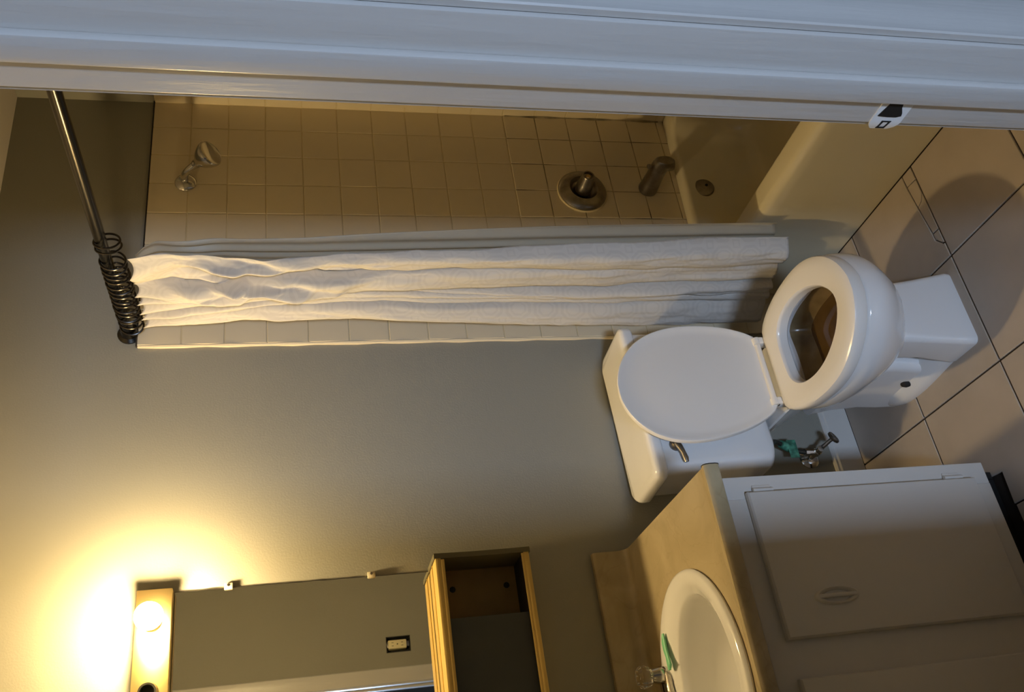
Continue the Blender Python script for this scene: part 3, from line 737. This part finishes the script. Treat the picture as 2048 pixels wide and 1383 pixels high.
# ------------------------------------------------------------------ vanity
CX0, CX1, CY = XL + .003, .640, -.515
van = thing('vanity_cabinet', 'white painted vanity cabinet with two overlay doors beside the toilet', 'cabinet', (.26, -.26, 0))
b = NB(); box(b, CX1 - .016, CX1, CY + .019, -.003, .078, .728); finish(b, 'side_panel', 'white_paint', van, smooth=0)
b = NB(); box(b, CX0, CX0 + .016, CY + .019, -.003, .078, .728); finish(b, 'side_panel', 'white_paint', van, smooth=0)
b = NB(); box(b, CX0 + .016, CX1 - .016, CY + .019, -.003, .078, .094); finish(b, 'bottom_panel', 'white_paint', van, smooth=0)
D1 = (.298, .600, .118, .674); D2 = (-.078, .225, .118, .674)
b = NB(); y0, y1 = CY, CY + .019
box(b, .590, CX1, y0, y1, .070, .728, .002); box(b, CX0, -.068, y0, y1, .070, .728, .002); box(b, .215, .308, y0, y1, .128, .664)
box(b, -.068, .590, y0, y1, .664, .728); box(b, -.068, .590, y0, y1, .070, .128, .001); finish(b, 'face_frame', 'white_paint', van)
def door_panel(D, hinge_right):
    x0, x1, z0, z1 = D; b = NB(); t = bmesh.new(); yf = CY - .019
    pr = [(0, 0), (0, .006), (.006, .012), (.010, .019)]
    rings = [[Vector((x, CY - .0006 - h, z)) for x, z in ((x0 + i, z0 + i), (x1 - i, z0 + i), (x1 - i, z1 - i), (x0 + i, z1 - i))] for i, h in ((.004, 0), (0, .004), (0, .014), (.003, .0185), (.005, .0192))]
    loft(b, rings); d = finish(b, 'door', 'white_paint', van, smooth=25)
    xh = x1 + .006 if hinge_right else x0 - .006
    for zh in (z1 - .042, z0 + .047):
        b = NB(); tube(b, [(xh, CY - .0075, zh - .023), (xh, CY - .0075, zh + .023)], .0042, 10); box(b, xh - .003, xh + .012, CY - .0035, CY, zh - .021, zh + .021, .001)
        finish(b, 'hinge', 'white_paint', d)
    xp = x0 + .073 if hinge_right else x1 - .073; zp = .547; b = NB()
    # painted-over finger pull: shallow oval dish with a central ridge
    rings = []
    for sc, h in ((1.0, -.0006), (.97, .006), (.88, .0085), (.74, .006), (.60, -.0002)):
        rings.append([Vector((xp + .018 * sc * math.cos(2 * PI * k / 32), CY - .0196 - h, zp + .050 * sc * math.sin(2 * PI * k / 32))) for k in range(32)])
    loft(b, rings, False, True); box(b, xp - .0042, xp + .0042, CY - .0290, CY - .0194, zp - .046, zp + .046, .0038)
    finish(b, 'pull', 'white_paint', d)
door_panel(D1, True); door_panel(D2, False)
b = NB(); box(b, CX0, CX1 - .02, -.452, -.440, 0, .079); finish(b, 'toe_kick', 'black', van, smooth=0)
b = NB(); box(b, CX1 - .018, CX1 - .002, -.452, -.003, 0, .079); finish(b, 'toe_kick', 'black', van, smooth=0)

# worktop with hole for the sink, rolled front edge and coved backsplash
TOPZ = .772; SX, SY = .26, -.328
ctop = thing('countertop', 'beige marbled laminate countertop with rolled edge and backsplash', 'countertop', (.26, -.28, .73))
KX0, KX1 = XL + .003, .650
b = NB(); NE = 96; hole = [(SX + .216 * math.cos(2 * PI * i / NE), SY + .193 * math.sin(2 * PI * i / NE)) for i in range(NE)]
YF, YB = -.548, -.050
def on_rect(dx, dy, cx, cy, x0, x1, y0, y1):
    t = 9e9
    if dx > 1e-9: t = min(t, (x1 - cx) / dx)
    if dx < -1e-9: t = min(t, (x0 - cx) / dx)
    if dy > 1e-9: t = min(t, (y1 - cy) / dy)
    if dy < -1e-9: t = min(t, (y0 - cy) / dy)
    return (cx + dx * t, cy + dy * t)
angs = sorted([math.atan2(y - SY, x - SX) % (2 * PI) for x, y in hole] + [math.atan2(y - SY, x - SX) % (2 * PI) for x in (KX0, KX1) for y in (YF, YB)])
ringh = [Vector((SX + .216 * .193 / math.hypot(.193 * math.cos(a_), .216 * math.sin(a_)) * math.cos(a_), SY + .216 * .193 / math.hypot(.193 * math.cos(a_), .216 * math.sin(a_)) * math.sin(a_), TOPZ)) for a_ in angs]
ringr = [Vector((*on_rect(math.cos(a_), math.sin(a_), SX, SY, KX0, KX1, YF, YB), TOPZ)) for a_ in angs]
dz = Vector((0, 0, -.030))
loft(b, [[p + dz for p in ringr], ringr, ringh, [p + dz for p in ringh], [p + dz for p in ringr]], False, False)
bmesh.ops.remove_doubles(b, verts=b.verts[:], dist=1e-6)
prof = [(YF + .001, TOPZ)] + [(-.556, TOPZ + .002), (-.563, TOPZ + .005), (-.569, TOPZ + .0045), (-.5735, TOPZ + .000), (-.5755, TOPZ - .008), (-.5755, TOPZ - .020), (-.5735, TOPZ - .027), (-.569, TOPZ - .030), (YF + .001, TOPZ - .030)]
extrude_x(b, prof, KX0, KX1)
cove = [(YB - .001, TOPZ)] + [(-.0215 - .0285 * (1 - math.sin(t)), TOPZ + .0285 * (1 - math.cos(t))) for t in [PI / 2 * k / 8 for k in range(1, 9)]] + [(-.0215, .852), (-.0200, .858), (-.0165, .861), (-.002, .861), (-.002, TOPZ - .030), (YB - .001, TOPZ - .030)]
extrude_x(b, cove, KX0, KX1)
finish(b, 'worktop', 'laminate', ctop, smooth=40)
b = NB(); tube(b, [(KX1 + .0002, y, z) for y, z in prof[1:9]], .0011, 6); finish(b, 'edge_seam', 'grime', ctop)

# sink
sink = thing('sink', 'white oval drop-in sink in the beige countertop', 'sink', (SX, SY, .77))
def ell(cx, cy, a_, c_, z, n=64): return [Vector((cx + a_ * math.cos(2 * PI * i / n), cy + c_ * math.sin(2 * PI * i / n), z)) for i in range(n)]
rings = [ell(SX, SY, .210, .186, TOPZ - .012), ell(SX, SY, .212, .188, TOPZ + .0008), ell(SX, SY, .2375, .2135, TOPZ + .0008), ell(SX, SY, .239, .215, TOPZ + .005), ell(SX, SY, .236, .212, TOPZ + .011), ell(SX, SY, .230, .206, TOPZ + .0135), ell(SX, SY - .002, .218, .192, TOPZ + .0130),
         ell(SX, SY - .010, .204, .170, TOPZ + .0120), ell(SX, SY - .012, .200, .165, TOPZ + .0085), ell(SX, SY - .016, .186, .148, TOPZ + .0035), ell(SX, SY - .017, .182, .144, TOPZ - .002), ell(SX, SY - .018, .177, .139, TOPZ - .02), ell(SX, SY - .018, .170, .132, TOPZ - .07), ell(SX, SY - .018, .155, .118, TOPZ - .115), ell(SX, SY - .018, .125, .094, TOPZ - .138), ell(SX, SY - .015, .07, .054, TOPZ - .148), ell(SX, SY - .012, .03, .028, TOPZ - .150)]
lower = [ell(SX, SY, .210, .186, TOPZ - .012), ell(SX, SY - .015, .186, .150, TOPZ - .045), ell(SX, SY - .015, .178, .141, TOPZ - .085), ell(SX, SY - .015, .15, .115, TOPZ - .145), ell(SX, SY - .012, .03, .028, TOPZ - .158)]
b = NB(); loft(b, rings, False, True); loft(b, lower, False, True); bmesh.ops.remove_doubles(b, verts=b.verts[:], dist=1e-6); finish(b, 'basin', 'porcelain', sink, smooth=45)
b = NB(); lathe(b, (SX, SY - .012, TOPZ - .150), (0, 0, 1), [(0, .024), (.002, .024), (.003, .021), (.0015, .015), (.0015, .001)], 22); finish(b, 'drain', 'chrome', sink)

# faucet
FX, FY, FZ = SX, -.150, TOPZ + .0130
fc = thing('faucet', 'chrome sink faucet with clear acrylic knob handles at backsplash', 'faucet', (FX, FY, FZ))
b = NB(); rings = [[Vector((x, y, FZ + z)) for x, y in rrect(FX - .078 + i, FX + .078 - i, FY - .026 + i, FY + .026 - i, .024 - i * .5, 8)] for z, i in ((-.001, 0), (.006, 0), (.011, .004), (.013, .010))]
loft(b, rings); finish(b, 'base_plate', 'chrome', fc)
b = NB(); path = catmull([(FX, FY, FZ + .008), (FX, FY - .004, FZ + .04), (FX, FY - .03, FZ + .056), (FX, FY - .075, FZ + .053), (FX, FY - .105, FZ + .042)], 6); tube(b, path, [.015 - .005 * k / (len(path) - 1) for k in range(len(path))], 16); lathe(b, (FX, FY - .100, FZ + .047), (0, 0, -1), [(0, .009), (.018, .009), (.019, .007)], 14); finish(b, 'spout', 'chrome', fc)
for sx in (-1, 1):
    kx = FX + sx * .060
    lathe(NB_ := NB(), (kx, FY, FZ + .011), (0, 0, 1), [(0, .020), (.010, .019), (.020, .016), (.024, .015)], 22); hb = finish(NB_, 'handle_base', 'chrome', fc)
    b = NB(); a_, u, v = frame((0, 0, 1)); rg = []
    for d, r in ((.034, .014), (.040, .021), (.052, .025), (.062, .024), (.068, .018), (.069, .001)):
        rg.append([Vector((kx + math.cos(2 * PI * k / 24) * r * (1 if k % 2 else .92), FY + math.sin(2 * PI * k / 24) * r * (1 if k % 2 else .92), FZ + d)) for k in range(24)])
    loft(b, rg); finish(b, 'knob', 'acrylic', hb, smooth=20)
# sliver of soap on the back rim
b = NB(); cen = [(.400, -.197), (.383, -.1925), (.366, -.192), (.349, -.1955), (.332, -.197), (.322, -.193)]; wd = [.004, .0095, .0095, .0075, .0105, .005]
rings = []
for (x, y), r in zip(cen, wd):
    rings.append([Vector((x, y + r * math.cos(2 * PI * k / 14), TOPZ + .0145 + .0045 + .0045 * math.sin(2 * PI * k / 14) * (r / .0105) ** .5)) for k in range(14)])
loft(b, rings); tag(finish(b, 'soap_bar', 'mint', smooth=60), 'thin mint green soap sliver on back rim of sink', 'soap')

# ------------------------------------------------------------------ mirror and its clips
MX1, MZ0, MZ1 = .640, 1.277, 1.861
mir = thing('wall_mirror', 'frameless wall mirror below the light bar', 'mirror', (.25, 0, MZ0))
b = NB(); edge = []
for k in range(41):
    z = MZ0 + (MZ1 - MZ0) * k / 40; edge.append((MX1 + .0012 * noise.noise(Vector((0, 0, z * 30))), z))
poly = [(XL + .004, MZ0)] + edge + [(XL + .004, MZ1)]
loft(b, [[Vector((x, -.0012, z)) for x, z in poly], [Vector((x, -.0068, z)) for x, z in poly]]); finish(b, 'glass', 'mirror', mir, smooth=0)
b = NB(); poly = [(MX1 - .004, MZ0)] + [(x + .0014 + .001 * noise.noise(Vector((3, 0, z * 55))), z) for x, z in edge] + [(MX1 - .004, MZ1)]
loft(b, [[Vector((x, -.0003, z)) for x, z in poly], [Vector((x, -.0058, z)) for x, z in poly]]); finish(b, 'edge_band', 'mirror_edge', mir, smooth=0)
for z in (1.744, 1.416):
    b = NB(); box(b, MX1 - .004, MX1 + .011, -.0115, -.0072, z - .0095, z + .0095, .0015); box(b, MX1 + .003, MX1 + .012, -.0085, -.0003, z - .009, z + .009, .001); c_ = finish(b, 'mirror_clip', 'clip', mir)
    b = NB(); lathe(b, (MX1 + .0065, -.011, z), (0, -1, 0), [(0, .0038), (.0015, .003)], 10); finish(b, 'screw', 'chrome_dull', c_)

# ------------------------------------------------------------------ open shelf cabinet below the mirror
KZ0, KZ1, KY, KR, KL = 1.050, 1.2755, -.115, .650, XL + .004
mc = thing('medicine_cabinet', 'shallow gold-railed cabinet with grey sliding panel under the mirror', 'cabinet', (.25, 0, KZ0))
def rail(z0, z1, name):
    b = NB(); box(b, KL, KR - .010, KY, -.001, z0, z1, .0015)
    r_ = finish(b, name, 'cab_wood', mc); return r_
rt_ = rail(KZ1 - .013, KZ1, 'top_rail'); rb_ = rail(KZ0, KZ0 + .013, 'bottom_rail')
b = NB(); box(b, KL, KR - .012, -.060, -.055, KZ1, KZ1 + .0022, .0008); finish(b, 'bead', 'cab_wood', rt_)
b = NB(); box(b, KL, KR - .014, KY, KY + .004, KZ1 - .021, KZ1 - .0125, .0008); finish(b, 'lip', 'cab_wood', rt_)
b = NB(); box(b, KL, KR - .014, KY, KY + .004, KZ0 + .0125, KZ0 + .019, .0008); finish(b, 'lip', 'cab_wood', rb_)
# end cap with bowed front edge
b = NB(); q = []
for k in range(13):
    t = k / 12; q.append((KY - .002 + .006 * (1 - math.sin(PI * t)) * 0 + .004 * math.sin(PI * t), KZ0 - .003 + (KZ1 - KZ0 + .006) * t))
q += [(-.001, KZ1 + .003), (-.001, KZ0 - .003)]
loft(b, [[Vector((KR - .012, y, z)) for y, z in q], [Vector((KR, y, z)) for y, z in q]]); finish(b, 'end_panel', 'cab_end', mc, smooth=20)
b = NB(); box(b, KL, KL + .012, KY, -.001, KZ0, KZ1); finish(b, 'end_panel', 'cab_end', mc, smooth=0)
b = NB(); box(b, KL + .012, KR - .012, -.006, -.001, KZ0 + .013, KZ1 - .013); bk = finish(b, 'back_panel', 'cab_back', mc, smooth=0)
for z in (1.224, 1.090):
    b = NB(); lathe(b, (.592, -.006, z), (0, -1, 0), [(0, .0075), (.002, .007), (.003, .004)], 14); finish(b, 'screw', 'black', bk)
b = NB(); box(b, KL + .013, KR - .013, KY + .005, -.0065, KZ0 + .0131, KZ0 + .0150); finish(b, 'shelf_shade', 'black', mc, smooth=0)  # top rail's shade over the cabinet floor, put in as a black strip
b = NB(); box(b, KL + .013, .500, KY + .012, KY + .017, KZ0 + .0155, KZ1 - .014, .0006); finish(b, 'sliding_panel', 'cab_panel', mc, smooth=0)

# ------------------------------------------------------------------ light bar and bulb
LZ0, LZ1, LY = 1.862, 1.938, -.042
lb = thing('light_bar', 'brass vanity light bar with empty bulb sockets above the mirror', 'light fixture', (.25, 0, LZ0))
b = NB(); box(b, XL + .006, .641, LY, -.0005, LZ0, LZ1, .002); finish(b, 'housing', 'brass', lb)
SKX = (.568, .418, .268, .118, -.032); LZ = 1.902
for x in SKX:
    b = NB(); lathe(b, (x, LY, LZ), (0, -1, 0), [(0, .022), (.004, .022), (.007, .020), (.018, .019), (.018, .015), (.003, .0145), (.003, .001)], 26); sk = finish(b, 'socket', 'chrome', lb)
    b = NB(); lathe(b, (x, LY - .0005, LZ), (0, -1, 0), [(.003, .0146), (.016, .0146), (.016, .0135), (.005, .0135), (.005, .001)], 20); finish(b, 'socket_liner', 'socket', sk)
bx = SKX[0]
bulb = thing('light_bulb', 'lit round globe bulb in the end socket of the light bar', 'light bulb', (bx, LY - .005, LZ))
b = NB(); lathe(b, (bx, LY - .006, LZ), (0, -1, 0), [(0, .0125), (.022, .0128)], 18); finish(b, 'bulb_base', 'chrome', bulb)
b = NB(); prof = [(.020, .0126)]
for k in range(1, 14):
    t = PI * (.16 + .84 * k / 13); prof.append((.052 - .030 * math.cos(t), max(.0008, .030 * math.sin(t))))
lathe(b, (bx, LY, LZ), (0, -1, 0), prof, 32); finish(b, 'globe', 'bulb', bulb, smooth=60)

# ------------------------------------------------------------------ uncovered outlet on the doorway wall (seen in the mirror)
ox, oz = (OX0 + OX1) / 2, (OZ0 + OZ1) / 2 + .004
ol = thing('wall_outlet', 'uncovered ivory outlet in dark wall hole, seen in the mirror', 'outlet', (ox, YN, oz))
b = NB(); box(b, OX0 + .0005, OX1 - .0005, YN - .049, YN - .045, OZ0 + .0005, OZ1 - .0005); box(b, OX0 + .0003, OX0 + .003, YN - .046, YN - .001, OZ0, OZ1); box(b, OX1 - .003, OX1 - .0003, YN - .046, YN - .001, OZ0, OZ1)
box(b, OX0, OX1, YN - .046, YN - .001, OZ0 + .0003, OZ0 + .003); box(b, OX0, OX1, YN - .046, YN - .001, OZ1 - .003, OZ1 - .0003); finish(b, 'outlet_box', 'black', ol, smooth=0)
b = NB(); box(b, ox - .0165, ox + .0165, YN - .044, YN + .003, oz - .036, oz + .036, .003); rc = finish(b, 'receptacle', 'ivory', ol)
b = NB(); box(b, ox - .010, ox + .010, YN - .004, YN - .002, oz - .0465, oz + .0445, .0005); finish(b, 'mounting_strap', 'chrome_dull', ol)
for sz in (-1, 1):
    for dx in (-.006, .006):
        b = NB(); box(b, ox + dx - .001, ox + dx + .001, YN + .0025, YN + .0034, oz + sz * .019 - .004, oz + sz * .019 + .004); finish(b, 'slot', 'black', rc, smooth=0)
b = NB(); lathe(b, (ox, YN + .0025, oz), (0, 1, 0), [(0, .003), (.0015, .0025)], 10); finish(b, 'screw', 'black', rc)
